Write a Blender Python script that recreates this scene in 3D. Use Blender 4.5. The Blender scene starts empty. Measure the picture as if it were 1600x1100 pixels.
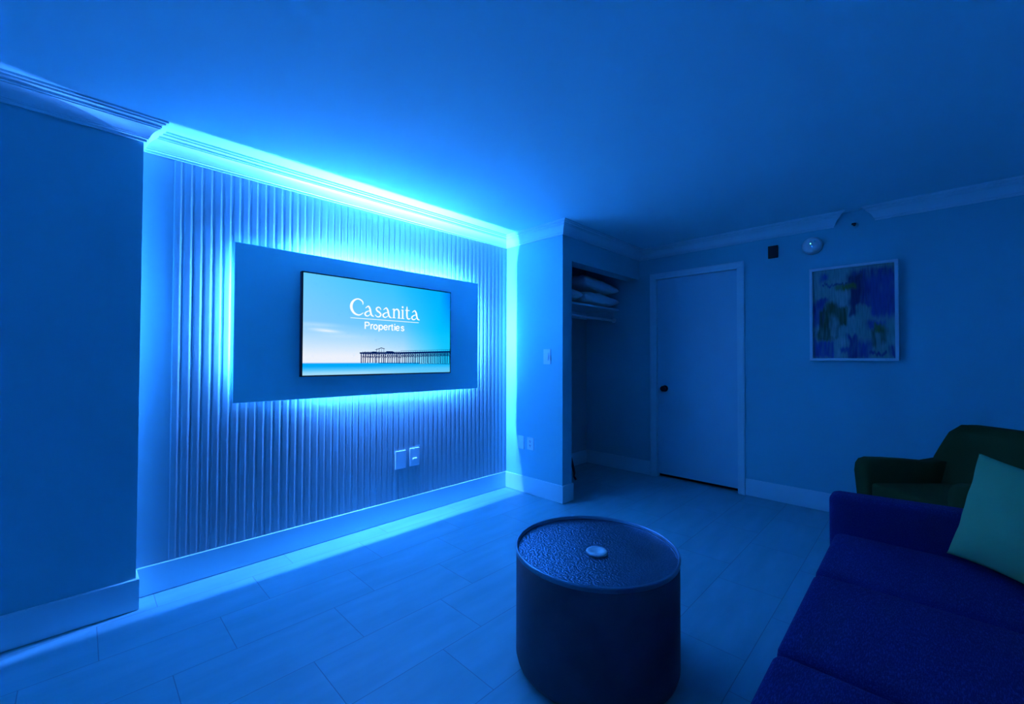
import bpy, bmesh, math, random
from mathutils import Vector, Matrix
random.seed(7)
scn = bpy.context.scene
COL = scn.collection
# ------------------------------------------------------------------ camera
F_PX, YAW, PITCH, ROLL = 657.37, math.radians(44.286), math.radians(0.976), math.radians(0.182)
fw = Vector((-math.sin(YAW)*math.cos(PITCH), math.cos(YAW)*math.cos(PITCH), math.sin(PITCH)))
rt = Vector((math.cos(YAW), math.sin(YAW), 0)); up = rt.cross(fw)
rt2 = rt*math.cos(ROLL) + up*math.sin(ROLL); up2 = rt2.cross(fw)
cd = bpy.data.cameras.new('camera'); cam = bpy.data.objects.new('camera', cd); COL.objects.link(cam)
m = Matrix((( rt2.x, up2.x, -fw.x, 0), (rt2.y, up2.y, -fw.y, 0), (rt2.z, up2.z, -fw.z, 1.2), (0, 0, 0, 1)))
cam.matrix_world = m
cd.sensor_width = 36; cd.sensor_fit = 'HORIZONTAL'; cd.lens = F_PX/1600*36; cd.clip_start = 0.02
scn.camera = cam
# ------------------------------------------------------------------ world, exposure
w = bpy.data.worlds.new('world'); scn.world = w; w.use_nodes = True
w.node_tree.nodes['Background'].inputs[0].default_value = (0.0, 0.02, 0.08, 1)
w.node_tree.nodes['Background'].inputs[1].default_value = 0.003
vs = scn.view_settings
vs.view_transform = 'Standard'; vs.look = 'None'; vs.gamma = 1; vs.use_curve_mapping = False
EXPO = 4.0
vs.exposure = EXPO
LED_COL = (0.095, 0.270, 1.0); LED_L = 9600.0/2**EXPO; LED_K = (0.42, .23, .24, .47)     # blue tape: top, bottom, left and right run
SCREEN_L = 1.0/2**EXPO
# ------------------------------------------------------------------ dimensions (metres)
H = 2.35
XL, XA, YJ, YS, XC, YC, YB, XR, YR = -2.697, -2.821, 0.199, 2.812, -2.152, 2.94, 4.145, 0.74, -0.95
CB = 2.248                       # crown bottom
BH, BT = 0.148, 0.012            # baseboard

# ------------------------------------------------------------------ materials
def mat(name, col, rough=0.6, metal=0.0, spec=0.5, bump=None, vary=None, sheen=0.0):
    """bump=(noise scale xyz, strength, distance); vary=(scale xyz, second colour, low, high)"""
    M = bpy.data.materials.new(name); M.use_nodes = True
    nt = M.node_tree; N = nt.nodes; L = nt.links; b = N['Principled BSDF']
    b.inputs['Base Color'].default_value = (*col, 1); b.inputs['Roughness'].default_value = rough
    b.inputs['Metallic'].default_value = metal; b.inputs['Specular IOR Level'].default_value = spec
    if sheen: b.inputs['Sheen Weight'].default_value = sheen
    tc = N.new('ShaderNodeTexCoord')
    def noise(sc, detail=3):
        mp = N.new('ShaderNodeMapping'); mp.inputs['Scale'].default_value = sc
        L.new(tc.outputs['Object'], mp.inputs[0])
        n = N.new('ShaderNodeTexNoise'); n.inputs['Scale'].default_value = 1; n.inputs['Detail'].default_value = detail
        L.new(mp.outputs[0], n.inputs[0]); return n
    if bump:
        n = noise(bump[0]); bp = N.new('ShaderNodeBump'); bp.inputs['Strength'].default_value = bump[1]
        bp.inputs['Distance'].default_value = bump[2]
        L.new(n.outputs['Fac'], bp.inputs['Height']); L.new(bp.outputs[0], b.inputs['Normal'])
    if vary:
        n = noise(vary[0], 4); r = N.new('ShaderNodeValToRGB')
        r.color_ramp.elements[0].position = vary[2]; r.color_ramp.elements[0].color = (*col, 1)
        r.color_ramp.elements[1].position = vary[3]; r.color_ramp.elements[1].color = (*vary[1], 1)
        L.new(n.outputs['Fac'], r.inputs[0]); L.new(r.outputs[0], b.inputs['Base Color'])
    return M
def emis(name, col, s):
    M = bpy.data.materials.new(name); M.use_nodes = True; b = M.node_tree.nodes['Principled BSDF']
    b.inputs['Base Color'].default_value = (0, 0, 0, 1); b.inputs['Roughness'].default_value = 0.3
    b.inputs['Emission Color'].default_value = (*col, 1); b.inputs['Emission Strength'].default_value = s
    return M
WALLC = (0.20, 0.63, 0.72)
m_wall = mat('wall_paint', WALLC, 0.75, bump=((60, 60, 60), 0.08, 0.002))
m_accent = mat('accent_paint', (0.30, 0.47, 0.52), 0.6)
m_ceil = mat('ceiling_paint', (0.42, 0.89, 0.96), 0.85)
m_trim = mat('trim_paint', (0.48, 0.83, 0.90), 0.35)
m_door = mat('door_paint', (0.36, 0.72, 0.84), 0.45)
m_panel = mat('panel_paint', (0.30, 0.91, 0.97), 0.55)
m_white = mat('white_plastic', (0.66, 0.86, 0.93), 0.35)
m_black = mat('black_plastic', (0.006, 0.006, 0.010), 0.4)
m_slot = mat('dark_slot', (0.01, 0.01, 0.02), 0.7)
m_bronze = mat('dark_bronze', (0.03, 0.03, 0.05), 0.3, 0.9)
m_gap_shade = mat('gap_shade', (0.002, 0.002, 0.002), 0.9)  # near-black colour standing for the shade behind the door
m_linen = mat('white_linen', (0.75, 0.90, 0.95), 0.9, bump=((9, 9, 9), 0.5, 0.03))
m_sofa = mat('navy_fabric', (0.010, 0.022, 0.14), 0.92, spec=0.2, bump=((500, 150, 500), 0.8, 0.004),
             vary=((520, 70, 520), (0.030, 0.060, 0.30), 0.48, 0.72))
m_chair = mat('green_fabric', (0.035, 0.075, 0.020), 0.9, spec=0.2, bump=((300, 300, 300), 0.3, 0.002))
m_pillow = mat('lime_fabric', (0.16, 0.42, 0.20), 0.9, spec=0.2, bump=((200, 60, 200), 0.3, 0.002))
m_wood = mat('dark_wood', (0.03, 0.025, 0.03), 0.5)
m_drum = mat('drum_leather', (0.035, 0.05, 0.085), 0.5, spec=0.5, bump=((140, 140, 90), 0.35, 0.002),
             vary=((7, 7, 7), (0.05, 0.07, 0.12), 0.4, 0.7))
m_rim = mat('drum_rim_metal', (0.22, 0.36, 0.48), 0.34, 0.9)
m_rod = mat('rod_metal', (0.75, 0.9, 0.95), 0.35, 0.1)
m_led = [emis('led_blue', LED_COL, LED_L*k_) for k_ in LED_K]
m_bezel = mat('bezel', (0.01, 0.01, 0.03), 0.35)

def floor_material():
    M = bpy.data.materials.new('floor_tile'); M.use_nodes = True
    nt = M.node_tree; N = nt.nodes; L = nt.links; b = N['Principled BSDF']
    tc = N.new('ShaderNodeTexCoord'); sp = N.new('ShaderNodeSeparateXYZ'); L.new(tc.outputs['Object'], sp.inputs[0])
    def ma(op, a, bb=None, c=None):
        n = N.new('ShaderNodeMath'); n.operation = op
        for i, v in enumerate((a, bb, c)):
            if v is None: continue
            if isinstance(v, (int, float)): n.inputs[i].default_value = v
            else: L.new(v, n.inputs[i])
        return n.outputs[0]
    WX, LY = 0.305, 0.61
    xr = ma('DIVIDE', ma('ADD', sp.outputs[0], 1.735), WX)
    row = ma('FLOOR', xr)                                       # row -1 holds x in [-2.04,-1.735]
    fx = ma('SUBTRACT', xr, row)
    yo = ma('ADD', ma('SUBTRACT', sp.outputs[1], 0.052), ma('MULTIPLY', row, 0.2085))
    yr = ma('DIVIDE', yo, LY); colm = ma('FLOOR', yr); fy = ma('SUBTRACT', yr, colm)
    dx = ma('MULTIPLY', ma('MINIMUM', fx, ma('SUBTRACT', 1, fx)), WX)
    dy = ma('MULTIPLY', ma('MINIMUM', fy, ma('SUBTRACT', 1, fy)), LY)
    d = ma('MINIMUM', dx, dy)
    g = N.new('ShaderNodeMapRange'); g.inputs[1].default_value = 0.0007; g.inputs[2].default_value = 0.0022
    g.interpolation_type = 'SMOOTHSTEP'
    L.new(d, g.inputs[0])
    wn = N.new('ShaderNodeTexWhiteNoise'); wn.noise_dimensions = '2D'
    cb = N.new('ShaderNodeCombineXYZ'); L.new(row, cb.inputs[0]); L.new(colm, cb.inputs[1]); L.new(cb.outputs[0], wn.inputs[0])
    # streaks along the tile
    cb2 = N.new('ShaderNodeCombineXYZ')
    L.new(ma('ADD', ma('MULTIPLY', sp.outputs[0], 9), ma('MULTIPLY', wn.outputs[0], 30)), cb2.inputs[0])
    L.new(ma('MULTIPLY', sp.outputs[1], 1.6), cb2.inputs[1])
    ns = N.new('ShaderNodeTexNoise'); ns.inputs['Scale'].default_value = 1.5; ns.inputs['Detail'].default_value = 5
    L.new(cb2.outputs[0], ns.inputs[0])
    cr = N.new('ShaderNodeValToRGB')
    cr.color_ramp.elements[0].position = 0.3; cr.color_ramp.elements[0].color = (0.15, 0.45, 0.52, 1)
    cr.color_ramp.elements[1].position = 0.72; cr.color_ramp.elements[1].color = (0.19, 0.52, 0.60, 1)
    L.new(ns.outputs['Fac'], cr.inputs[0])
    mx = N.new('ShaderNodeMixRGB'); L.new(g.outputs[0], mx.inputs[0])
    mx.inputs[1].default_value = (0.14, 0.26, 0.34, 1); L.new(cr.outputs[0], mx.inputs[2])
    L.new(mx.outputs[0], b.inputs['Base Color'])
    bp = N.new('ShaderNodeBump'); bp.inputs['Strength'].default_value = 0.35; bp.inputs['Distance'].default_value = 0.002
    L.new(g.outputs[0], bp.inputs['Height']); L.new(bp.outputs[0], b.inputs['Normal'])
    b.inputs['Roughness'].default_value = 0.42; b.inputs['Specular IOR Level'].default_value = 0.4
    return M
m_floor = floor_material()

def hammered():
    M = bpy.data.materials.new('hammered_metal'); M.use_nodes = True
    nt = M.node_tree; N = nt.nodes; L = nt.links; b = N['Principled BSDF']
    b.inputs['Base Color'].default_value = (0.14, 0.24, 0.36, 1); b.inputs['Metallic'].default_value = 0.85
    b.inputs['Roughness'].default_value = 0.30
    tc = N.new('ShaderNodeTexCoord'); mp = N.new('ShaderNodeMapping'); mp.inputs['Scale'].default_value = (1, 1, 1)
    L.new(tc.outputs['Object'], mp.inputs[0])
    v = N.new('ShaderNodeTexVoronoi'); v.inputs['Scale'].default_value = 150; v.feature = 'SMOOTH_F1'
    L.new(mp.outputs[0], v.inputs['Vector'])
    bp = N.new('ShaderNodeBump'); bp.inputs['Strength'].default_value = 0.8; bp.inputs['Distance'].default_value = 0.004
    L.new(v.outputs['Distance'], bp.inputs['Height']); L.new(bp.outputs[0], b.inputs['Normal'])
    return M
m_hammer = hammered()

# ------------------------------------------------------------------ mesh helpers
def obj(name, bm, ma=None, parent=None, smooth=False, loc=None):
    me = bpy.data.meshes.new(name); bmesh.ops.recalc_face_normals(bm, faces=bm.faces[:]); bm.to_mesh(me); bm.free()
    o = bpy.data.objects.new(name, me); COL.objects.link(o)
    if ma: me.materials.append(ma)
    if smooth:
        for p in me.polygons: p.use_smooth = True
    if loc: o.location = loc
    if parent: o.parent = parent
    return o
def box(bm, a, b, mi=0):
    x0, y0, z0 = a; x1, y1, z1 = b
    v = [bm.verts.new(p) for p in ((x0,y0,z0),(x1,y0,z0),(x1,y1,z0),(x0,y1,z0),(x0,y0,z1),(x1,y0,z1),(x1,y1,z1),(x0,y1,z1))]
    fs = [bm.faces.new([v[i] for i in q]) for q in ((0,3,2,1),(4,5,6,7),(0,1,5,4),(1,2,6,5),(2,3,7,6),(3,0,4,7))]
    for f in fs: f.material_index = mi
    return v
def bxs(*pairs):
    bm = bmesh.new()
    for a, b in pairs: box(bm, a, b)
    return bm
def rbox(a, b, r=0.01, seg=3):
    bm = bmesh.new(); box(bm, a, b)
    bmesh.ops.bevel(bm, geom=bm.edges[:], offset=r, segments=seg, profile=0.6, affect='EDGES')
    return bm
def tube(bm, pts, r, n=10, cap=True):
    pts = [Vector(p) for p in pts]; rings = []; prev = None
    for i, p in enumerate(pts):
        t = (pts[min(i+1, len(pts)-1)] - pts[max(i-1, 0)]).normalized()
        if prev is None:
            a = Vector((0, 0, 1)) if abs(t.z) < .9 else Vector((1, 0, 0)); s = t.cross(a).normalized()
        else: s = (prev - t*prev.dot(t)).normalized()
        prev = s; q = t.cross(s)
        rr = r[i] if isinstance(r, (list, tuple)) else r
        rings.append([bm.verts.new(p + (s*math.cos(2*math.pi*k/n) + q*math.sin(2*math.pi*k/n))*rr) for k in range(n)])
    for A, B in zip(rings, rings[1:]):
        for k in range(n): bm.faces.new((A[k], A[(k+1)%n], B[(k+1)%n], B[k]))
    if cap: bm.faces.new(rings[0][::-1]); bm.faces.new(rings[-1])
def lathe(bm, prof, n=64, c=(0, 0, 0), axis='Z'):
    """prof: (r, h) list, closed at ends when r == 0"""
    def P(r, h, a):
        x, y, z = r*math.cos(a), r*math.sin(a), h
        if axis == 'Y': x, y, z = x, -h, y
        return bm.verts.new((x+c[0], y+c[1], z+c[2]))
    rings = []
    for r, h in prof:
        rings.append([P(0, h, 0)] if r < 1e-6 else [P(r, h, 2*math.pi*k/n) for k in range(n)])
    for A, B in zip(rings, rings[1:]):
        for k in range(n):
            k2 = (k+1) % n
            if len(A) == 1 and len(B) > 1: bm.faces.new((A[0], B[k], B[k2]))
            elif len(B) == 1 and len(A) > 1: bm.faces.new((A[k], B[0], A[k2]))
            elif len(A) > 1: bm.faces.new((A[k], A[k2], B[k2], B[k]))
def sweep(path, normals, prof, shear=(0, 0)):
    """prof: (out, z) points; path: floor-plan points on the wall; normals: wall normal of each segment (mitred corners)"""
    bm = bmesh.new(); rows = []
    for i, p in enumerate(path):
        ns = []
        if i > 0: ns.append(Vector(normals[i-1]))
        if i < len(path)-1: ns.append(Vector(normals[i]))
        n = ns[0] + ns[1] if len(ns) == 2 else ns[0]
        sh = Vector((0, 0))
        if i == 0 and shear[0]: sh = (Vector(path[1])-Vector(path[0])).normalized()*shear[0]
        if i == len(path)-1 and shear[1]: sh = (Vector(path[-2])-Vector(path[-1])).normalized()*shear[1]
        rows.append([bm.verts.new((p[0]+(n.x+sh.x)*o, p[1]+(n.y+sh.y)*o, z)) for o, z in prof])
    k = len(prof)
    for A, B in zip(rows, rows[1:]):
        for j in range(k): bm.faces.new((A[j], A[(j+1)%k], B[(j+1)%k], B[j]))
    bm.faces.new(rows[0][::-1]); bm.faces.new(rows[-1])
    return bm
def prism(bm, poly, f):
    """poly: 2d outline; f(u, v, side) -> 3d point, side 0/1"""
    A = [bm.verts.new(f(u, v, 0)) for u, v in poly]; B = [bm.verts.new(f(u, v, 1)) for u, v in poly]
    n = len(poly)
    bm.faces.new(A); bm.faces.new(B[::-1])
    for i in range(n): bm.faces.new((A[i], B[i], B[(i+1)%n], A[(i+1)%n]))
def bev(bm, off, seg=3, ang=0.5):
    es = [e for e in bm.edges if len(e.link_faces) == 2 and e.calc_face_angle(0) > ang]
    bmesh.ops.bevel(bm, geom=es, offset=off, segments=seg, profile=0.6, affect='EDGES', clamp_overlap=True)
def struct(name, bm, ma, smooth=False):
    o = obj(name, bm, ma, None, smooth); o['kind'] = 'structure'; return o
def thing(name, label, cat, loc=(0, 0, 0), rz=0, group=None):
    o = bpy.data.objects.new(name, None); COL.objects.link(o); o.location = loc; o.rotation_euler = (0, 0, rz)
    o.empty_display_size = 0.1
    return tag(o, label, cat, group)
def tag(o, label, cat, group=None):
    o['label'] = label; o['category'] = cat
    if group: o['group'] = group
    return o

# ------------------------------------------------------------------ room shell
T = 0.15
struct('floor', bxs(((XA-T, YR-T, -0.1), (XR+T, YB+0.5, 0))), m_floor)
struct('ceiling', bxs(((XA-T, YR-T, H), (XR+T, YB+0.5, H+0.1))), m_ceil)
struct('wall_left', bxs(((XA, YR-T, 0), (XL, YJ, H))), m_wall)
struct('wall_accent', bxs(((XA-T, YR-T, 0), (XA, YB+T, H))), m_accent)
struct('wall_partition', bxs(((XA, YS, 0), (XC, YC, H))), m_wall)
struct('wall_header', bxs(((XC-0.13, YC, 2.045), (XC, YB, H))), m_wall)
DX0, DX1, DZ = -1.965, -1.197, 2.028
struct('wall_back', bxs(((XA, YB, 0), (DX0-.02, YB+T, H)), ((DX1+.02, YB, 0), (XR+T, YB+T, H)), ((DX0-.02, YB, DZ+.02), (DX1+.02, YB+T, H))), m_wall)
struct('wall_right', bxs(((XR, YR-T, 0), (XR+T, YB, H))), m_trim)  # unseen wall, pale trim paint chosen to bounce more light
struct('wall_rear', bxs(((XL, YR-T, 0), (XR, YR, H))), m_trim)  # unseen; pale paint and close placing lift the room's ambient light

# crown moulding (projection, height below ceiling line)
E_ = 0.085
def crown_prof(top, e=E_, h=H-CB):
    b = top - h
    pts = [(0, top), (e, top), (e, top-.009), (e-.010, top-.010), (e-.010, top-.018), (e-.022, top-.021), (e-.024, top-.024), (e-.024, top-.032), (e-.029, top-.033), (e-.029, top-.038)]
    n = 8                                                            # cove
    x0, z0, x1, z1 = e-.030, top-.039, .020, b+.020
    for i in range(n+1):
        a = i/n*math.pi/2
        pts.append((x0 + (x1-x0)*math.sin(a)*.55 + (x1-x0)*.45*i/n, z0 + (z1-z0)*(1-math.cos(a))*.55 + (z1-z0)*.45*i/n))
    pts += [(.017, b+.020), (.017, b+.014), (.011, b+.011), (.011, b), (0, b)]
    return pts
CP = crown_prof(H-0.0005)
struct('trim_1', sweep([(XL, YR), (XL, YJ), (XA, YJ)], [(1, 0), (0, 1)], CP), m_trim)
struct('trim_2', sweep([(XA, YJ), (XA, YS)], [(1, 0)], CP), m_trim)
struct('trim_3', sweep([(XA, YS), (XC, YS), (XC, YB), (-0.50, YB)], [(0, -1), (1, 0), (0, -1)], CP, shear=(0, -1)), m_trim)
struct('trim_4', sweep([(-0.234, YB), (XR, YB)], [(0, -1)], CP, shear=(-1, 0)), m_trim)
# baseboards
def base_prof(h=BH, t=BT): return [(0, 0.004), (t, 0.004), (t, h-.003), (t-.003, h), (0, h)]
struct('baseboard_left', sweep([(XL, YR), (XL, YJ), (XA, YJ)], [(1, 0), (0, 1)], base_prof()), m_trim)
struct('baseboard_accent', sweep([(XA, YJ+BT), (XA, YS-BT)], [(1, 0)], base_prof()), m_trim)
struct('baseboard_partition', sweep([(XA+BT*0, YS), (XC, YS), (XC, YC), (XC-.1, YC)], [(0, -1), (1, 0), (0, 1)], base_prof()), m_trim)
struct('baseboard_closet', sweep([(XC-.12, YC), (XA, YC), (XA, YB), (-2.03, YB)], [(0, 1), (1, 0), (0, -1)], base_prof()), m_trim)
struct('baseboard_back', sweep([(-1.133, YB), (XR, YB)], [(0, -1)], base_prof()), m_trim)

# ------------------------------------------------------------------ door in the back wall
CW = 0.06
def casing():
    bm = bmesh.new()
    x0, x1, zt = DX0-CW, DX1+CW, DZ+CW
    prof = [(0, 0), (0, .016), (.008, .020), (.020, .018), (.030, .013), (.045, .012), (.052, .009), (CW, .007), (CW, 0)]
    rows = []
    for cx, cz, sx, sz in ((x0, 0.001, 1, 0), (x0, zt, 1, -1), (x1, zt, -1, -1), (x1, 0.001, -1, 0)):
        rows.append([bm.verts.new((cx+sx*a, YB-d, cz+sz*a)) for a, d in prof])
    k = len(prof)
    for A, B in zip(rows, rows[1:]):
        for j in range(k): bm.faces.new((A[j], A[(j+1)%k], B[(j+1)%k], B[j]))
    bm.faces.new(rows[0]); bm.faces.new(rows[-1][::-1])
    # jambs and stops
    box(bm, (DX0-.02, YB, 0), (DX0, YB+T, DZ)); box(bm, (DX1, YB, 0), (DX1+.02, YB+T, DZ)); box(bm, (DX0-.02, YB, DZ), (DX1+.02, YB+T, DZ+.02))
    return bm
struct('trim_5', casing(), m_trim)
d1 = struct('door_1', rbox((DX0+.003, YB+.028, 0.034), (DX1-.003, YB+.063, DZ-.003), .002, 1), m_door)
struct('door_gap_shade', bxs(((DX0, YB+.075, 0), (DX1, YB+.14, DZ))), m_gap_shade)  # block painted black behind the door, in place of the gap's shade
kb = bmesh.new()
lathe(kb, [(0, 0), (.032, 0), (.032, .004), (.026, .008), (.011, .010), (.010, .030), (.016, .034), (.026, .042), (.028, .052), (.024, .062), (.012, .067), (0, .068)], 32, (0, 0, 0), 'Y')
k = obj('door_knob', kb, m_bronze, d1, True, (-1.885, YB+.028, 0.906)); k['label'] = 'dark bronze round knob'
for hz in (0.3, 1.05, 1.8):
    hb = bmesh.new(); tube(hb, [(DX1-.002, YB+.024, hz), (DX1-.002, YB+.024, hz+.09)], .006, 8)
    obj('hinge', hb, m_trim, d1)

# ------------------------------------------------------------------ fluted accent cladding
def flutes():
    bm = bmesh.new(); y0, y1, z0, z1 = 0.332, YS-.002, BH-.002, CB+.004; P = 0.0448
    xs = []; y = y0
    while y < y1-.002:
        for a, h in ((0, .0020), (.0025, .0046), (.006, .0057), (.026, .0062), (.033, .0052), (.038, .0020)):
            if y+a < y1: xs.append((y+a, h))
        y += P
    xs.append((y1, .002))
    A = [bm.verts.new((XA+h, yy, z0)) for yy, h in xs]; B = [bm.verts.new((XA+h, yy, z1)) for yy, h in xs]
    C0 = [bm.verts.new((XA+.0002, yy, z0)) for yy, h in xs]
    for i in range(len(xs)-1):
        bm.faces.new((A[i], A[i+1], B[i+1], B[i])); bm.faces.new((C0[i], C0[i+1], A[i+1], A[i]))
    return bm
fl = tag(obj('fluted_wall_panel', flutes(), m_accent), 'blue-lit vertically fluted wall cladding behind the television', 'wall panel')

# ------------------------------------------------------------------ floating TV panel + LED
PY0, PY1, PZ0, PZ1, PXF, PXB = 0.5947, 2.3948, 0.9488, 1.8542, -2.749, -2.763
tp = thing('backlit_wall_panel', 'flat rectangular panel glowing at its edges, mounted on the fluted wall behind the television', 'wall panel', (PXB, (PY0+PY1)/2, PZ0))
def under(o, p):            # parent while keeping the place
    o.parent = p; o.matrix_parent_inverse = Matrix.Translation(p.location).inverted() if p.rotation_euler.z == 0 else p.matrix_basis.inverted()
    return o
under(obj('board', rbox((PXB, PY0, PZ0), (PXF, PY1, PZ1), .0015, 1), m_panel), tp)
sl = bmesh.new(); 
for (ya, yb, za, zb) in ((PY0+.2, PY1-.2, 1.16, 1.20), (PY0+.2, PY1-.2, 1.66, 1.70)): box(sl, (XA+.0060, ya, za), (PXB, yb, zb))
under(obj('mounting_batten', sl, m_wood), tp)
IT, IR_, IB, IL = .120, .190, .185, .150
lx0, lx1 = -2.803, -2.794; TILT = .0018       # tape tilted towards the wall
def led_strip(q):
    bm = bmesh.new(); bm.faces.new([bm.verts.new(p) for p in q]); return bm
ly0, ly1, lz0, lz1 = PY0+IL, PY1-IR_, PZ0+IB, PZ1-IT
bm = bmesh.new()
def strip(a, b, n, mi):
    """a thin LED tape: emissive face looking along n, on a small backing"""
    a, b, n = Vector(a), Vector(b), Vector(n)
    A0, A1 = Vector((lx0, a.y, a.z)) - n*TILT, Vector((lx1, a.y, a.z)) + n*TILT
    B0, B1 = Vector((lx0, b.y, b.z)) - n*TILT, Vector((lx1, b.y, b.z)) + n*TILT
    q = [A0, A1, B1, B0]
    top = [bm.verts.new(v) for v in q]; bot = [bm.verts.new(v - n*.003 + Vector((.003, 0, 0))) for v in q]
    f = bm.faces.new(top); f.material_index = mi
    for i in range(4):
        g = bm.faces.new((top[i], top[(i+1)%4], bot[(i+1)%4], bot[i])); g.material_index = 4
    g = bm.faces.new(bot); g.material_index = 4
strip((0, ly0+.18, lz1), (0, ly1, lz1), (0, 0, 1), 0); strip((0, ly0+.22, lz0), (0, ly1, lz0), (0, 0, -1), 1)
strip((0, ly0, lz0), (0, ly0, lz1), (0, -1, 0), 2); strip((0, ly1, lz0), (0, ly1, lz1), (0, 1, 0), 3)
led = obj('led_strip', bm)
for q_ in m_led + [m_black]: led.data.materials.append(q_)
under(led, tp)
led['label'] = 'glowing blue light strip behind the board edges'

# ------------------------------------------------------------------ television
TY0, TY1, TZ0, TZ1, TXF = 0.931, 2.0576, 1.0884, 1.7323, -2.689
tv = thing('television', 'slim wall-mounted television showing white lettering over a blue beach and pier', 'television', (PXF, (TY0+TY1)/2, TZ0))
bm = rbox((PXF+.028, TY0, TZ0), (TXF, TY1, TZ1), .002, 2); under(obj('casing', bm, m_bezel), tv)
under(obj('wall_mount', rbox((PXF, 1.30, 1.24), (PXF+.03, 1.70, 1.58), .004, 1), m_black), tv)
SW, SH = TY1-TY0, TZ1-TZ0; BZ = 0.008
def sc_pt(s, t, d=0): return (TXF+.0006+d, TY0+s*SW, TZ0+t*SH)
def lerp(a, b, t): t = max(0, min(1, t)); return tuple(x+(y-x)*t for x, y in zip(a, b))
def srgb(c): return tuple((x/12.92 if x <= .04045 else ((x+.055)/1.055)**2.4) for x in c)
def sky(s, t):
    # measured display picture: pale horizon at left, deep cyan at right, bright strip of surf, water
    if t < 0.135 - .015*s:
        k = t/.13
        water = (0.0, .66, .98); foam = (.62, .86, 1.0)
        c = lerp(lerp(foam, water, (k-.25)/.5), lerp(lerp(foam, water, .35), water, (k-.5)/.4), (s-.35)/.4)
        c = lerp(c, (.05, .75, 1.0), (s-.5)*1.2*k)
        return c
    k = (t-.13)/.87
    hor = lerp((.93, .95, .99), (.78, .90, 1.0), (s-.35)/.3); hor = lerp(hor, (.10, .78, 1.0), (s-.62)/.33)
    mid = lerp((.52, .80, 1.0), (.36, .78, 1.0), s*1.4); mid = lerp(mid, (.0, .76, 1.0), (s-.62)/.28)
    top = lerp((.40, .80, 1.0), (.18, .76, 1.0), s*1.5); top = lerp(top, (.0, .70, 1.0), (s-.55)/.3)
    c = lerp(hor, mid, (k-.08)/.38) if k < .46 else lerp(mid, top, (k-.46)/.5)
    c = lerp(c, (.0, .45, 1.0), (s-.90)*9*min(1, max(0, (t-.45)*2)))
    cl = math.exp(-((s-.13)/.075)**2 - ((t-.447+.1*(s-.13))/.014)**2)
    cl += .35*math.exp(-((s-.08)/.12)**2 - ((t-.50)/.02)**2) + .25*math.exp(-((s-.22)/.12)**2 - ((t-.40)/.02)**2)
    return lerp(c, (.93, .97, 1.0), cl)
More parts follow.
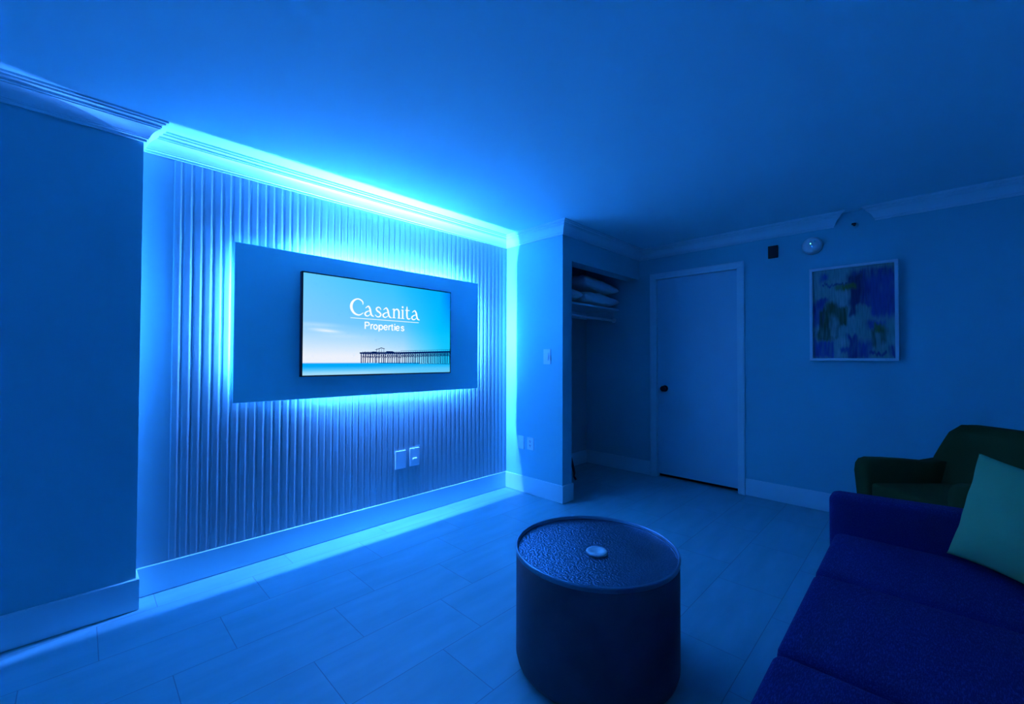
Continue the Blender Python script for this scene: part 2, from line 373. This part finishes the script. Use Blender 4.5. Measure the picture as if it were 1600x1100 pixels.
def screen_mesh():
    bm = bmesh.new(); nu, nv = 120, 70; cl = bm.loops.layers.float_color.new('picture')
    s0, s1, t0, t1 = BZ/SW, 1-BZ/SW, BZ/SH, 1-BZ/SH
    G = [[bm.verts.new(sc_pt(s0+(s1-s0)*i/nu, t0+(t1-t0)*j/nv)) for i in range(nu+1)] for j in range(nv+1)]
    for j in range(nv):
        for i in range(nu): bm.faces.new((G[j][i], G[j][i+1], G[j+1][i+1], G[j+1][i]))
    for f in bm.faces:
        for l in f.loops:
            s = (l.vert.co.y-TY0)/SW; t = (l.vert.co.z-TZ0)/SH
            l[cl] = (*srgb(sky(s, t)), 1)
    def quad(pts, mi, d):
        f = bm.faces.new([bm.verts.new(sc_pt(s, t, d)) for s, t in pts]); f.material_index = mi
    def bar(a, b, w, mi, d=.0004):
        ax, ay, bx_, by = a[0]*SW, a[1]*SH, b[0]*SW, b[1]*SH
        L = math.hypot(bx_-ax, by-ay) or 1; nx, ny = -(by-ay)/L*w/2, (bx_-ax)/L*w/2
        quad([((ax+nx)/SW, (ay+ny)/SH), ((bx_+nx)/SW, (by+ny)/SH), ((bx_-nx)/SW, (by-ny)/SH), ((ax-nx)/SW, (ay-ny)/SH)], mi, d)
    # pier silhouette
    E1 = s1
    bar((.328, .232), (.60, .238), .010, 1); bar((.60, .238), (E1, .262), .013, 1)
    bar((.60, .262), (E1, .288), .0022, 1)
    bar((.35, .243), (.60, .250), .0022, 1)
    for i in range(38):
        s = .345+(E1-.003-.345)*i/37; t = .236+.026*max(0, (s-.6)/.4)
        bar((s, t), (s, t+.016+.010*max(0, (s-.55)/.4)), .0022, 1)
    for i in range(46):
        s = .338+(E1-.004-.338)*(i/45)+random.uniform(-.002, .002)
        t = .234+.026*max(0, (s-.6)/.4); b = .134-.016*s + random.uniform(-.002, .004)
        bar((s, t), (s+random.uniform(-.003, .003), b), 0.0056 if i % 2 else .0070, 1)
    for i in range(45):
        s = .345+(E1-.02-.345)*(i/44); t = .232+.026*max(0, (s-.6)/.4)
        bar((s, t), (s+.014, t-.050), .0034, 1); bar((s+.014, t), (s, t-.050), .0034, 1)
    bar((.34, .200), (E1, .212), .0025, 1)
    bar((.45, .128), (E1, .112), .003, 1)
    quad([(.425, .268), (.466, .294), (.49, .284), (.49, .278), (.466, .286), (.43, .266)], 1, .0004)   # hut roof
    for s in (.436, .452, .468, .484): bar((s, .236), (s, .280), .0026, 1)
    quad([(.50, .236), (.50, .256), (.545, .256), (.56, .238)], 1, .0004)
    quad([(.40, .233), (.405, .249), (.43, .250), (.44, .235)], 1, .0004)
    # lettering
    def ribbon(pts, ox, oy, sc_=1.0, sub=7):
        P = [(x*sc_+ox, y*sc_+oy, ww*sc_) for x, y, ww in pts]; Q = []
        if len(P) == 2: Q = P
        else:
            for i in range(len(P)-1):
                p0 = P[max(i-1, 0)]; p1 = P[i]; p2 = P[i+1]; p3 = P[min(i+2, len(P)-1)]
                for j in range(sub):
                    t = j/sub
                    Q.append(tuple(.5*((2*b)+(-a+c)*t+(2*a-5*b+4*c-d_)*t*t+(-a+3*b-3*c+d_)*t**3) for a, b, c, d_ in zip(p0, p1, p2, p3)))
            Q.append(P[-1])
        rows = []
        for i, (x, y, ww) in enumerate(Q):
            x0_, y0_, _ = Q[max(i-1, 0)]; x1_, y1_, _ = Q[min(i+1, len(Q)-1)]
            L = math.hypot(x1_-x0_, y1_-y0_) or 1; nx, ny = -(y1_-y0_)/L*ww/2, (x1_-x0_)/L*ww/2
            mk = lambda xx, yy: bm.verts.new((TXF+.0006+.0006, TY0+xx/1000, TZ0+yy/1000))
            rows.append((mk(x+nx, y+ny), mk(x-nx, y-ny)))
        for A, B in zip(rows, rows[1:]):
            f = bm.faces.new((A[0], A[1], B[1], B[0])); f.material_index = 2
    by = 400.5
    ribbon([(88, 74, 4), (88, 90, 8), (74, 104, 9), (52, 109, 8), (28, 98, 12), (11, 74, 17), (9, 46, 18), (22, 20, 15), (44, 5, 11), (68, 4, 8), (92, 20, 4)], 300, by)
    def ga(x, sx=1.0):
        ribbon([(10*sx, 52, 4), (22*sx, 62, 7), (34*sx, 66, 10), (45*sx, 48, 13), (50*sx, 24, 13), (58*sx, 7, 11), (74*sx, 0, 5)], x, by)
        ribbon([(46*sx, 38, 5), (24*sx, 31, 7), (8*sx, 18, 11), (12*sx, 4, 10), (28*sx, 1, 7), (46*sx, 13, 4)], x, by)
    ga(397, .96); ga(529, 1.0); ga(760, 1.0)
    ribbon([(46, 50, 5), (40, 62, 7), (26, 67, 8), (12, 56, 10), (18, 42, 12), (36, 31, 12), (46, 17, 11), (36, 3, 9), (18, 1, 7), (3, 14, 5)], 474, by)
    def stem(x, top, w=12): ribbon([(x, top, w), (x, 2, w)], 0, by); ribbon([(x-13, 2.5, 5), (x+13, 2.5, 5)], 0, by); ribbon([(x-14, top-6, 4), (x, top-2, 6)], 0, by)
    stem(621, 67); ribbon([(624, 50, 4), (636, 63, 8), (650, 64, 11), (660, 50, 13), (661, 26, 13), (661, 2, 12)], 0, by); ribbon([(650, 2.5, 5), (674, 2.5, 5)], 0, by)
    stem(691, 67); ribbon([(684, 84, 13), (697, 84, 13)], 0, by)
    ribbon([(726, 92, 6), (726, 66, 12), (726, 28, 13), (731, 8, 12), (744, 2, 8), (756, 9, 4)], 0, by); ribbon([(712, 64, 6), (748, 64, 6)], 0, by)
    ribbon([(302, 381, 4), (827, 381, 4)], 0, 0)
    # second line, plain sans
    def L(segs, x):
        for sgm in segs: ribbon(sgm, x, 313)
    W = 8.5
    o = lambda cx, r=13: [[(cx+r*math.cos(a*math.pi/6), 16.5+15*math.sin(a*math.pi/6), W) for a in range(13)]]
    L([[(4, 0, W), (4, 48, W)], [(4, 45, 7), (22, 45, 8), (31, 40, W), (31, 28, W), (22, 23, 8), (4, 23, 7)]], 402)
    L([[(4, 0, W), (4, 34, W)], [(4, 22, 6), (10, 31, 8), (20, 32, 8)]], 444)
    L(o(17), 464)
    L([[(4, -13, W), (4, 34, W)]] + o(18), 503)
    e_ = [[(5, 17, 7), (30, 17, 7)], [(30, 17, 7), (27, 28, 8), (17, 32, 8), (6, 25, W), (5, 10, W), (16, 1, 8), (30, 7, 7)]]
    L(e_, 540)
    L([[(4, 0, W), (4, 34, W)], [(4, 22, 6), (10, 31, 8), (20, 32, 8)]], 578)
    L([[(9, 43, W), (9, 6, W), (13, 2, 8), (19, 2, 7)], [(0, 32, 7), (18, 32, 7)]], 598)
    L([[(4, 0, W), (4, 34, W)], [(4, 40, W), (4, 47, W)]], 624)
    L(e_, 634)
    L([[(27, 26, 7), (17, 32, 8), (6, 26, 8), (10, 19, 8), (22, 15, 8), (27, 8, 8), (17, 1, 8), (3, 7, 7)]], 675)
    return bm
def screen_mat():
    M = bpy.data.materials.new('screen_picture'); M.use_nodes = True; N = M.node_tree.nodes; b = N['Principled BSDF']
    b.inputs['Base Color'].default_value = (0.005, 0.005, 0.005, 1); b.inputs['Roughness'].default_value = 0.3
    a = N.new('ShaderNodeAttribute'); a.attribute_name = 'picture'
    M.node_tree.links.new(a.outputs['Color'], b.inputs['Emission Color']); b.inputs['Emission Strength'].default_value = SCREEN_L
    return M
so = obj('screen', screen_mesh(), screen_mat()); so.data.materials.append(emis('screen_dark', (0.0, 0.012, 0.11), SCREEN_L)); so.data.materials.append(emis('screen_white', (.93, .98, 1), 1.05*SCREEN_L))
under(so, tv)

# ------------------------------------------------------------------ wall plates and switch
def plate(name, label, cat, c, n, w, h, kind):
    """c centre on the wall, n outward normal"""
    o = thing(name, label, cat, c); n = Vector(n); s = Vector((-n.y, n.x, 0))
    def P(bm):
        for v in bm.verts: v.co = s*v.co.x + n*v.co.y + Vector((0, 0, v.co.z))
        return bm
    p = rbox((-w/2, 0, -h/2), (w/2, .007, h/2), .002, 2); obj('cover_plate', P(p), m_white, o)
    if kind == 'outlet':
        so_ = obj('socket', P(rbox((-.020, .006, -.034), (.020, .009, .034), .001, 1)), m_white, o)
        b = bmesh.new()
        for z in (-.018, .018):
            box(b, (-.009, .0085, z-.002), (-.005, .0096, z+.010)); box(b, (.004, .0085, z-.002), (.008, .0096, z+.010)); box(b, (-.003, .0085, z-.012), (.003, .0096, z-.006))
        x = obj('socket_slots', P(b), m_slot, so_); x['label'] = 'dark plug holes'
    if kind == 'switch':
        obj('rocker', P(rbox((-.017, .006, -.034), (.017, .011, .034), .0015, 1)), m_white, o)
        obj('dimmer_slider', P(rbox((.020, .006, -.020), (.024, .012, .010), .0008, 1)), m_white, o)
    if kind == 'cable':
        obj('cable_slot_hood', P(rbox((-.018, .006, -.022), (.018, .016, -.008), .004, 2)), m_white, o)
    return o
plate('light_switch', 'white rocker light switch with slider on the narrow lit wall beside the closet', 'switch', (-2.316, YS, 1.222), (0, -1, 0), .078, .130, 'switch')
plate('blank_wall_plate', 'blank white cover plate low on the side wall, left of the power socket', 'wall plate', (-2.622, YS, .446), (0, -1, 0), .076, .118, 'blank')
plate('power_outlet', 'white double power socket with dark holes low on the side wall', 'outlet', (-2.506, YS, .448), (0, -1, 0), .076, .110, 'outlet')
plate('blank_wall_plate', 'left of the two wall plates low on the fluted wall, plain and blank', 'wall plate', (XA+.0064, 1.688, .442), (1, 0, 0), .088, .134, 'blank')
plate('cable_wall_plate', 'right of the two wall plates low on the fluted wall, with raised cable slot', 'wall plate', (XA+.0064, 1.808, .446), (1, 0, 0), .084, .136, 'cable')

# ------------------------------------------------------------------ closet
sh = thing('closet_shelf', 'white shelf high in the open closet, carrying folded pillows', 'shelf', (XA, YC, 1.735))
under(obj('shelf_board', rbox((XA, YC+.002, 1.735), (-2.395, YB-.002, 1.755), .002, 1), m_trim), sh)
under(obj('support_cleat', bxs(((XA, YC+.002, 1.665), (XA+.018, YB-.002, 1.735)), ((XA+.018, YB-.02, 1.665), (-2.45, YB-.002, 1.735)), ((XA+.018, YC+.002, 1.665), (-2.45, YC+.02, 1.735))), m_trim), sh)
bm = bmesh.new(); tube(bm, [(-2.455, YC+.002, 1.632), (-2.455, YB-.002, 1.632)], .013, 14)
cr = tag(obj('closet_rod', bm, m_rod, None, True), 'thin pale hanging rod under the closet shelf', 'rod')
for yy in (YC+.001, YB-.001):
    b = bmesh.new(); s_ = 1 if yy < 3.5 else -1
    lathe(b, [(0, 0), (.026, 0), (.026, .008), (.016, .010), (.016, .0)], 20, (0, 0, 0), 'Y')
    for v in b.verts: v.co.y *= -s_
    o = obj('rod_socket', b, m_rod); o.location = (-2.455, yy, 1.632); o.parent = cr
def cushion_mesh(w, h, t, n=22, ear=0.03, puff=0.55, seed=1, wr=.004):
    """pillow: lies in its local XY plane, thickness along Z"""
    rnd = random.Random(seed); bm = bmesh.new(); ph = [rnd.uniform(0, 6.28) for _ in range(8)]
    def edge(a, b):   # concave edge between the corners
        return a*(1-ear*(1-b*b)/1.0)
    top = {}; bot = {}
    for i in range(n+1):
        for j in range(n+1):
            a, b = -math.cos(math.pi*i/n), -math.cos(math.pi*j/n)
            a = .55*a+.45*(2*i/n-1); b = .55*b+.45*(2*j/n-1)
            x = w/2*edge(a, b); y = h/2*edge(b, a)
            k = (max(0, (1-a*a)*(1-b*b)))**puff
            wv = wr*k*(math.sin(9*a+ph[0]+3*b)+math.sin(7*b+ph[1]-4*a)+.7*math.sin(15*(a+b)+ph[2]))
            z = t/2*k
            border = i in (0, n) or j in (0, n)
            if border: top[i, j] = bot[i, j] = bm.verts.new((x, y, 0))
            else: top[i, j] = bm.verts.new((x, y, z+wv)); bot[i, j] = bm.verts.new((x, y, -z+wv*.5))
    for i in range(n):
        for j in range(n):
            bm.faces.new((top[i, j], top[i+1, j], top[i+1, j+1], top[i, j+1]))
            bm.faces.new((bot[i, j], bot[i, j+1], bot[i+1, j+1], bot[i+1, j]))
    return bm
def shelf_pillow(label, c, w, h, t, rot, seed):
    o = obj('bed_pillow', cushion_mesh(w, h, t, 20, .06, .30, seed, .006), m_linen, None, True)
    o.location = c; o.rotation_euler = rot; tag(o, label, 'pillow', 'pillows on the closet shelf')
shelf_pillow('white pillow lying flat on the closet shelf, lower one of the stack', (-2.585, 3.795, 1.832), .42, .66, .145, (math.radians(-1), 0, 0), 3)
shelf_pillow('white plump pillow on top of the closet stack', (-2.585, 3.785, 1.984), .42, .66, .145, (math.radians(-5), math.radians(2), 0), 5)
shelf_pillow('white pillow at the left end of the closet shelf, half hidden by the wall', (-2.60, 3.235, 1.835), .40, .46, .15, (math.radians(1), 0, 0), 9)
cord = bmesh.new()
tube(cord, [(-2.215, YC+.014, .46), (-2.213, YC+.030, .40), (-2.200, YC+.055, .34), (-2.192, YC+.072, .27), (-2.185, YC+.085, .21), (-2.190, YC+.085, .175)], [.007, .009, .011, .012, .011, .008], 10)
co = thing('power_cord', 'short black power lead hanging near the floor inside the closet edge', 'cord', (-2.2, YC+.05, .17))  # plain black cord, exact use unclear
under(obj('cable', cord, m_black, None, True), co)
b = bmesh.new(); tube(b, [(-2.190, YC+.085, .178), (-2.176, YC+.096, .150)], [.009, .010], 10); under(obj('plug', b, m_bronze, None, True), co)
b = bmesh.new(); tube(b, [(-2.215, YC+.001, .46), (-2.215, YC+.016, .46)], [.014, .010], 12); under(obj('wall_hook', b, m_black), co)

# ------------------------------------------------------------------ things on the back wall
bm = rbox((-.041, 0, -.053), (.033, -.012, .053), .0015, 1)
tag(obj('wall_sensor', bm, m_black, None, False, (-0.905, YB-.0005, 2.127)), 'small black rectangular box high on the back wall right of the door', 'sensor')
sd = thing('smoke_detector', 'round white smoke detector with a tiny green light, above the painting', 'smoke detector', (-0.632, YB, 2.128))
bm = bmesh.new(); lathe(bm, [(0, 0), (.070, 0), (.070, .012), (.066, .016), (.064, .030), (.054, .040), (.030, .045), (0, .046)], 48, (0, 0, 0), 'Y'); hs = obj('housing', bm, m_white, sd, True)
bm = bmesh.new(); lathe(bm, [(0, .044), (.0028, .044), (.0028, .048), (0, .049)], 12, (-.006, 0, .012), 'Y'); o = obj('indicator_light', bm, emis('led_green', (.15, 1, .6), 6.0*SCREEN_L), hs); o['label'] = 'glowing green dot'
bm = bmesh.new(); lathe(bm, [(0, .040), (.009, .040), (.009, .0475), (.006, .048), (0, .0475)], 20, (.020, 0, .026), 'Y'); o = obj('test_button', bm, m_panel, hs, True)
sp = thing('fire_sprinkler', 'small dark sidewall sprinkler in the break of the crown moulding', 'sprinkler', (-0.364, YB, 2.237))
bm = bmesh.new(); lathe(bm, [(0, 0), (.024, 0), (.022, .005), (.010, .008), (0, .008)], 24, (0, 0, 0), 'Y'); obj('escutcheon', bm, m_wall, sp, True)
bm = bmesh.new(); tube(bm, [(0, -.005, 0), (0, -.032, 0)], .008, 12); box(bm, (-.012, -.058, -.003), (.012, -.032, .006)); tube(bm, [(-.010, -.030, 0), (-.012, -.050, 0), (0, -.058, 0), (.012, -.050, 0), (.010, -.030, 0)], .003, 6)
o = obj('sprinkler_head', bm, m_black, sp); o['label'] = 'dark nozzle and deflector'

# framed abstract painting
AX0, AX1, AZ0, AZ1 = -0.648, -0.1187, 1.1955, 1.9324
pt = thing('framed_painting', 'abstract blue and green painting in a thin white frame on the back wall', 'painting', ((AX0+AX1)/2, YB, AZ0))
FWD = .020; FD = .045
bm = bmesh.new(); rows = []
for cx, cz, sx, sz in ((AX0, AZ0, 1, 1), (AX0, AZ1, 1, -1), (AX1, AZ1, -1, -1), (AX1, AZ0, -1, 1)):
    rows.append([bm.verts.new((cx+sx*a, YB-.004-d, cz+sz*a)) for a, d in ((0, 0), (0, FD), (.003, FD+.002), (FWD-.002, FD+.002), (FWD, FD), (FWD, 0))])
rows.append(rows[0])
for A, B in zip(rows, rows[1:]):
    for j in range(6): bm.faces.new((A[j], A[(j+1)%6], B[(j+1)%6], B[j]))
under(obj('frame', bm, m_white), pt)
def painting():
    import mathutils
    nz = mathutils.noise
    teal = (.20, .42, .46); pale = (.30, .50, .60); navy = (.02, .05, .34); royal = (.04, .10, .50); dark = (.015, .03, .16)
    green = (.10, .22, .02); dgreen = (.03, .10, .03)
    S = [ # u0,u1,v0,v1 (v from top), colour, softness, streak(0 none,1 vertical)
        (.50, 1.0, .03, .52, navy, .05), (.45, .62, .08, .42, dark, .05), (.70, 1.0, .12, .56, royal, .08),
        (.0, .16, .36, .64, royal, .05), (.0, .28, .80, 1.0, royal, .05), (.06, .20, .34, .42, navy, .04),
        (.10, .20, .05, .14, royal, .05), (.15, .45, .165, .185, navy, .012), (.47, .56, .24, .52, dark, .03),
        (.30, .56, .18, .245, green, .035), (.08, .22, .44, .80, dgreen, .04), (.20, .34, .38, .78, dgreen, .05), (.33, .44, .42, .66, dgreen, .03),
        (.24, .31, .50, .76, pale, .06), (.55, .74, .43, .78, teal, .03), (.30, .46, .24, .42, pale, .04),
        (.28, .46, .79, 1.0, pale, .03), (.44, .57, .74, 1.0, navy, .04), (.56, .72, .82, 1.0, royal, .06), (.35, .46, .88, .94, royal, .03),
        (.68, .92, .60, .69, royal, .04), (.76, .88, .64, .74, green, .03), (.83, .92, .68, .84, dgreen, .04), (.73, .83, .72, .92, teal, .03),
        (.88, .98, .58, .95, teal, .05), (.70, .90, .92, .96, navy, .02), (.94, 1.0, .85, 1.0, navy, .04), (.72, .78, .70, .88, dgreen, .03)]
    bm = bmesh.new(); nu, nv = 150, 200; cl = bm.loops.layers.float_color.new('paint')
    x0, x1, z0, z1 = AX0+FWD-.002, AX1-FWD+.002, AZ0+FWD-.002, AZ1-FWD+.002
    G = [[bm.verts.new((x0+(x1-x0)*i/nu, YB-.030-.001*nz.noise((i*.3, j*.12, 0)), z0+(z1-z0)*j/nv)) for i in range(nu+1)] for j in range(nv+1)]
    for j in range(nv):
        for i in range(nu): bm.faces.new((G[j][i], G[j][i+1], G[j+1][i+1], G[j+1][i]))
    for f in bm.faces:
        for l in f.loops:
            u = (l.vert.co.x-x0)/(x1-x0); v = 1-(l.vert.co.z-z0)/(z1-z0)
            du = .030*nz.noise((u*9, v*9, 1))+.02*nz.noise((u*30, v*8, 4)); dv = .035*nz.noise((u*9, v*7, 7))+.03*nz.noise((u*45, v*6, 9))
            c = lerp(teal, pale, .5+.9*nz.noise((u*5, v*4, 3)))
            for k_, (a, b, c0, c1, cc, sf) in enumerate(S):
                q = min(u+du-a, b-u-du)/sf+.5; r = min(v+dv-c0, c1-v-dv)/sf+.5
                al = max(0, min(1, q))*max(0, min(1, r))
                if al: c = lerp(c, cc, al*(.86+.4*nz.noise((u*40, v*6, k_))))
            g = 1+.35*nz.noise((u*60, v*9, 12))
            l[cl] = (c[0]*g*.7, c[1]*g*.85, c[2]*g*.72, 1)
    return bm
pm = bpy.data.materials.new('abstract_paint'); pm.use_nodes = True
a = pm.node_tree.nodes.new('ShaderNodeAttribute'); a.attribute_name = 'paint'
pm.node_tree.links.new(a.outputs['Color'], pm.node_tree.nodes['Principled BSDF'].inputs['Base Color']); pm.node_tree.nodes['Principled BSDF'].inputs['Roughness'].default_value = .55
under(obj('canvas', painting(), pm, None, True), pt)
under(obj('backing', bxs(((AX0+.01, YB-.012, AZ0+.01), (AX1-.01, YB-.003, AZ1-.01))), m_wood), pt)

# ------------------------------------------------------------------ drum coffee table
TC, TR = (-0.954, 1.464), 0.322
tb = thing('coffee_table', 'dark round drum coffee table with a raised rim and hammered top', 'table', (*TC, 0))
bm = bmesh.new(); lathe(bm, [(0, .012), (TR-.035, .012), (TR-.020, .014), (TR-.008, .022), (TR-.003, .040), (TR-.003, .438), (TR-.010, .438), (TR-.012, .426), (0, .426)], 128)
obj('drum_body', bm, m_drum, tb, True)
bm = bmesh.new(); lathe(bm, [(TR-.010, .428), (TR-.009, .447), (TR-.0065, .4508), (TR-.0025, .451), (TR, .4485), (TR, .444), (TR-.002, .4425), (TR-.002, .430), (TR-.010, .428)], 128)
o = obj('rim', bm, m_rim, tb, True)
bm = bmesh.new(); lathe(bm, [(0, .4325), (TR-.03, .4325), (TR-.014, .433), (TR-.0095, .4350), (TR-.0095, .4290), (0, .4290)], 128)
obj('tray_top', bm, m_hammer, tb, False)
bm = bmesh.new(); lathe(bm, [(0, 0), (TR-.05, 0), (TR-.05, .013), (0, .013)], 64); obj('base_ring', bm, m_black, tb)
bm = bmesh.new(); lathe(bm, [(0, 0), (.036, 0), (.041, .003), (.0425, .008), (.041, .011), (.035, .0125), (.024, .0105), (.014, .006), (0, .004)], 48)
tag(obj('coaster', bm, m_white, None, True, (-0.929, 1.437, .4328)), 'small round pale dish with a sunken centre, in the middle of the coffee table', 'dish')

# ------------------------------------------------------------------ sofa
sf = thing('sofa', 'dark navy fabric three-seat sofa facing the television wall', 'sofa', (0.1, 1.53, 0))
SX0, SX1, SYI0, SYI1 = -0.285, 0.385, 0.720, 2.335
def soft(a, b, r, puff=0.0, seg=5, div=10):
    """upholstered block: subdivided, rounded, gently puffed top"""
    bm = bmesh.new(); box(bm, a, b)
    bmesh.ops.bevel(bm, geom=bm.edges[:], offset=r, segments=seg, profile=0.55, affect='EDGES')
    if puff:
        c = [(a[i]+b[i])/2 for i in range(3)]; hh = [(b[i]-a[i])/2 for i in range(3)]
        # cut into strips so the swell is smooth
        for ax in (0, 1):
            for k_ in range(1, div):
                co_ = [0, 0, 0]; co_[ax] = a[ax]+(b[ax]-a[ax])*k_/div; no = [0, 0, 0]; no[ax] = 1
                bmesh.ops.bisect_plane(bm, geom=bm.verts[:]+bm.edges[:]+bm.faces[:], plane_co=co_, plane_no=no)
        for v in bm.verts:
            u = (v.co.x-c[0])/hh[0]; w_ = (v.co.y-c[1])/hh[1]; z = (v.co.z-c[2])/hh[2]
            v.co.z += max(0, z)*puff*max(0, 1-u**4)*max(0, 1-w_**2)
    return bm
def S(name, bm, ma=m_sofa, smooth=True):
    return under(obj(name, bm, ma, None, smooth), sf)
for ya, yb in ((1.846, SYI1+.004), (1.283, 1.839), (0.720, 1.276)):
    S('seat_cushion', soft((SX0, ya, .275), (SX1+.05, yb, .448), .030, .014))
S('base_frame', soft((SX0+.02, SYI0-.1, .095), (SX1+.20, SYI1+.10, .272), .012))
def arm(y0, y1):
    bm = soft((SX0-.022, y0, .105), (SX1+.24, y1, .603), .030, 0)
    for k_ in range(1, 12): bmesh.ops.bisect_plane(bm, geom=bm.verts[:]+bm.edges[:]+bm.faces[:], plane_co=(SX0+.07*k_, 0, 0), plane_no=(1, 0, 0))
    for v in bm.verts:
        if v.co.z > .4: v.co.z += .024*max(0, (v.co.x-SX0)/.6)
    return bm
S('armrest', arm(SYI1+.006, SYI1+.122)); S('armrest', arm(SYI0-.122, SYI0-.006))
bk = soft((SX1+.02, SYI0-.004, .20), (SX1+.22, SYI1+.004, .86), .04, 0)
for v in bk.verts: v.co.x += (v.co.z-.45)*.16
S('backrest', bk)
for lx, lyy in ((SX0+.06, SYI0-.06), (SX0+.06, SYI1+.06), (SX1+.16, SYI0-.06), (SX1+.16, SYI1+.06)):
    b = bmesh.new(); tube(b, [(lx, lyy, 0), (lx, lyy, .105)], [.016, .024], 12); S('leg', b, m_wood)

# throw pillow leaning in the sofa corner
A = Vector((.047, 2.280, .494)); bdir = Vector((.76, -.65, 0)).normalized(); udir = Vector((.30, .10, .95)).normalized()
ndir = bdir.cross(udir).normalized()
tpil = obj('throw_pillow', cushion_mesh(.47, .395, .20, 30, .11, .50, 11, .004), m_pillow, None, True)
ctr = A + bdir*.225 + udir*.166
tpil.matrix_world = Matrix(((bdir.x, udir.x, ndir.x, ctr.x), (bdir.y, udir.y, ndir.y, ctr.y), (bdir.z, udir.z, ndir.z, ctr.z), (0, 0, 0, 1)))
tag(tpil, 'square green throw pillow leaning in the corner of the navy sofa', 'pillow')

# ------------------------------------------------------------------ green armchair (local: x = lateral, y = backwards)
bd = Vector((.72, .69, 0)).normalized()
ac = thing('armchair', 'dark green curved armchair behind the sofa arm, under the painting wall', 'armchair', (-0.31, 3.37, 0), math.atan2(bd.y, bd.x)-math.pi/2)
def C(name, bm, ma=m_chair, smooth=True): return obj(name, bm, ma, ac, smooth)
CWD = .66
def chair_arm(x0, x1):
    bm = bmesh.new()
    prof = [(.03, .20), (.012, .40), (.0, .52), (.006, .565), (.025, .592), (.06, .602), (.16, .600), (.30, .592), (.40, .583), (.50, .60), (.54, .50), (.52, .20)]
    prism(bm, prof, lambda u, v, s: ((x0 if s == 0 else x1), u, v)); bev(bm, .022, 4, .3); return bm
C('armrest', chair_arm(0, .095)); C('armrest', chair_arm(CWD-.095, CWD))
def chair_back():
    bm = bmesh.new(); n = 26; half = []
    out = [(.02, .22), (.02, .50), (.022, .575), (.034, .64), (.050, .70), (.062, .750), (.072, .778), (.088, .798), (.115, .811), (.33, .818)]
    out = out + [(CWD-a_, b_) for a_, b_ in out[-2::-1]]
    def f(u, v, s):
        y = .40 + (v-.42)*.28 + .055*(1-((u-CWD/2)/(CWD/2))**2)      # reclined, slightly dished
        return (u, y + (.095 if s else 0), v)
    A_ = [(u, v) for u, v in out]
    cols = 14; rows = []
    # grid fill so the dish shows
    for s in (0, 1):
        R = []
        for j in range(13):
            t = j/12; z = .22+t*(.818-.22)
            # half width at this height
            L_ = [u for u, v in out[:10]]; V_ = [v for u, v in out[:10]]
            lo = L_[-1]
            for k_ in range(9):
                if V_[k_] <= z <= V_[k_+1]: lo = L_[k_]+(L_[k_+1]-L_[k_])*(z-V_[k_])/(V_[k_+1]-V_[k_]+1e-9); break
            if j == 12: lo = .115
            R.append([bm.verts.new(f(lo+(CWD-2*lo)*i/cols, z, s)) for i in range(cols+1)])
        rows.append(R)
    for s in (0, 1):
        for j in range(12):
            for i in range(cols): bm.faces.new((rows[s][j][i], rows[s][j][i+1], rows[s][j+1][i+1], rows[s][j+1][i]))
    rim = lambda R: [R[0][i] for i in range(cols+1)] + [R[j][cols] for j in range(1, 13)] + [R[12][i] for i in range(cols-1, -1, -1)] + [R[j][0] for j in range(11, 0, -1)]
    a_, b_ = rim(rows[0]), rim(rows[1])
    for i in range(len(a_)): bm.faces.new((a_[i], a_[(i+1)%len(a_)], b_[(i+1)%len(a_)], b_[i]))
    bev(bm, .018, 3, .9); return bm
C('backrest', chair_back())
bm = bmesh.new(); box(bm, (.10, .015, .33), (CWD-.10, .47, .472))
bmesh.ops.bevel(bm, geom=bm.edges[:], offset=.028, segments=4, profile=.6, affect='EDGES'); C('seat_cushion', bm)
C('seat_frame', rbox((.05, .035, .21), (CWD-.05, .49, .335), .012, 3))
for lx, ly_ in ((.07, .07), (CWD-.07, .07), (.08, .46), (CWD-.08, .46)):
    b = bmesh.new(); tube(b, [(lx+(.02 if lx > .3 else -.02), ly_+(.02 if ly_ > .3 else -.02), 0), (lx, ly_, .215)], [.012, .020], 12); C('leg', b, m_wood)
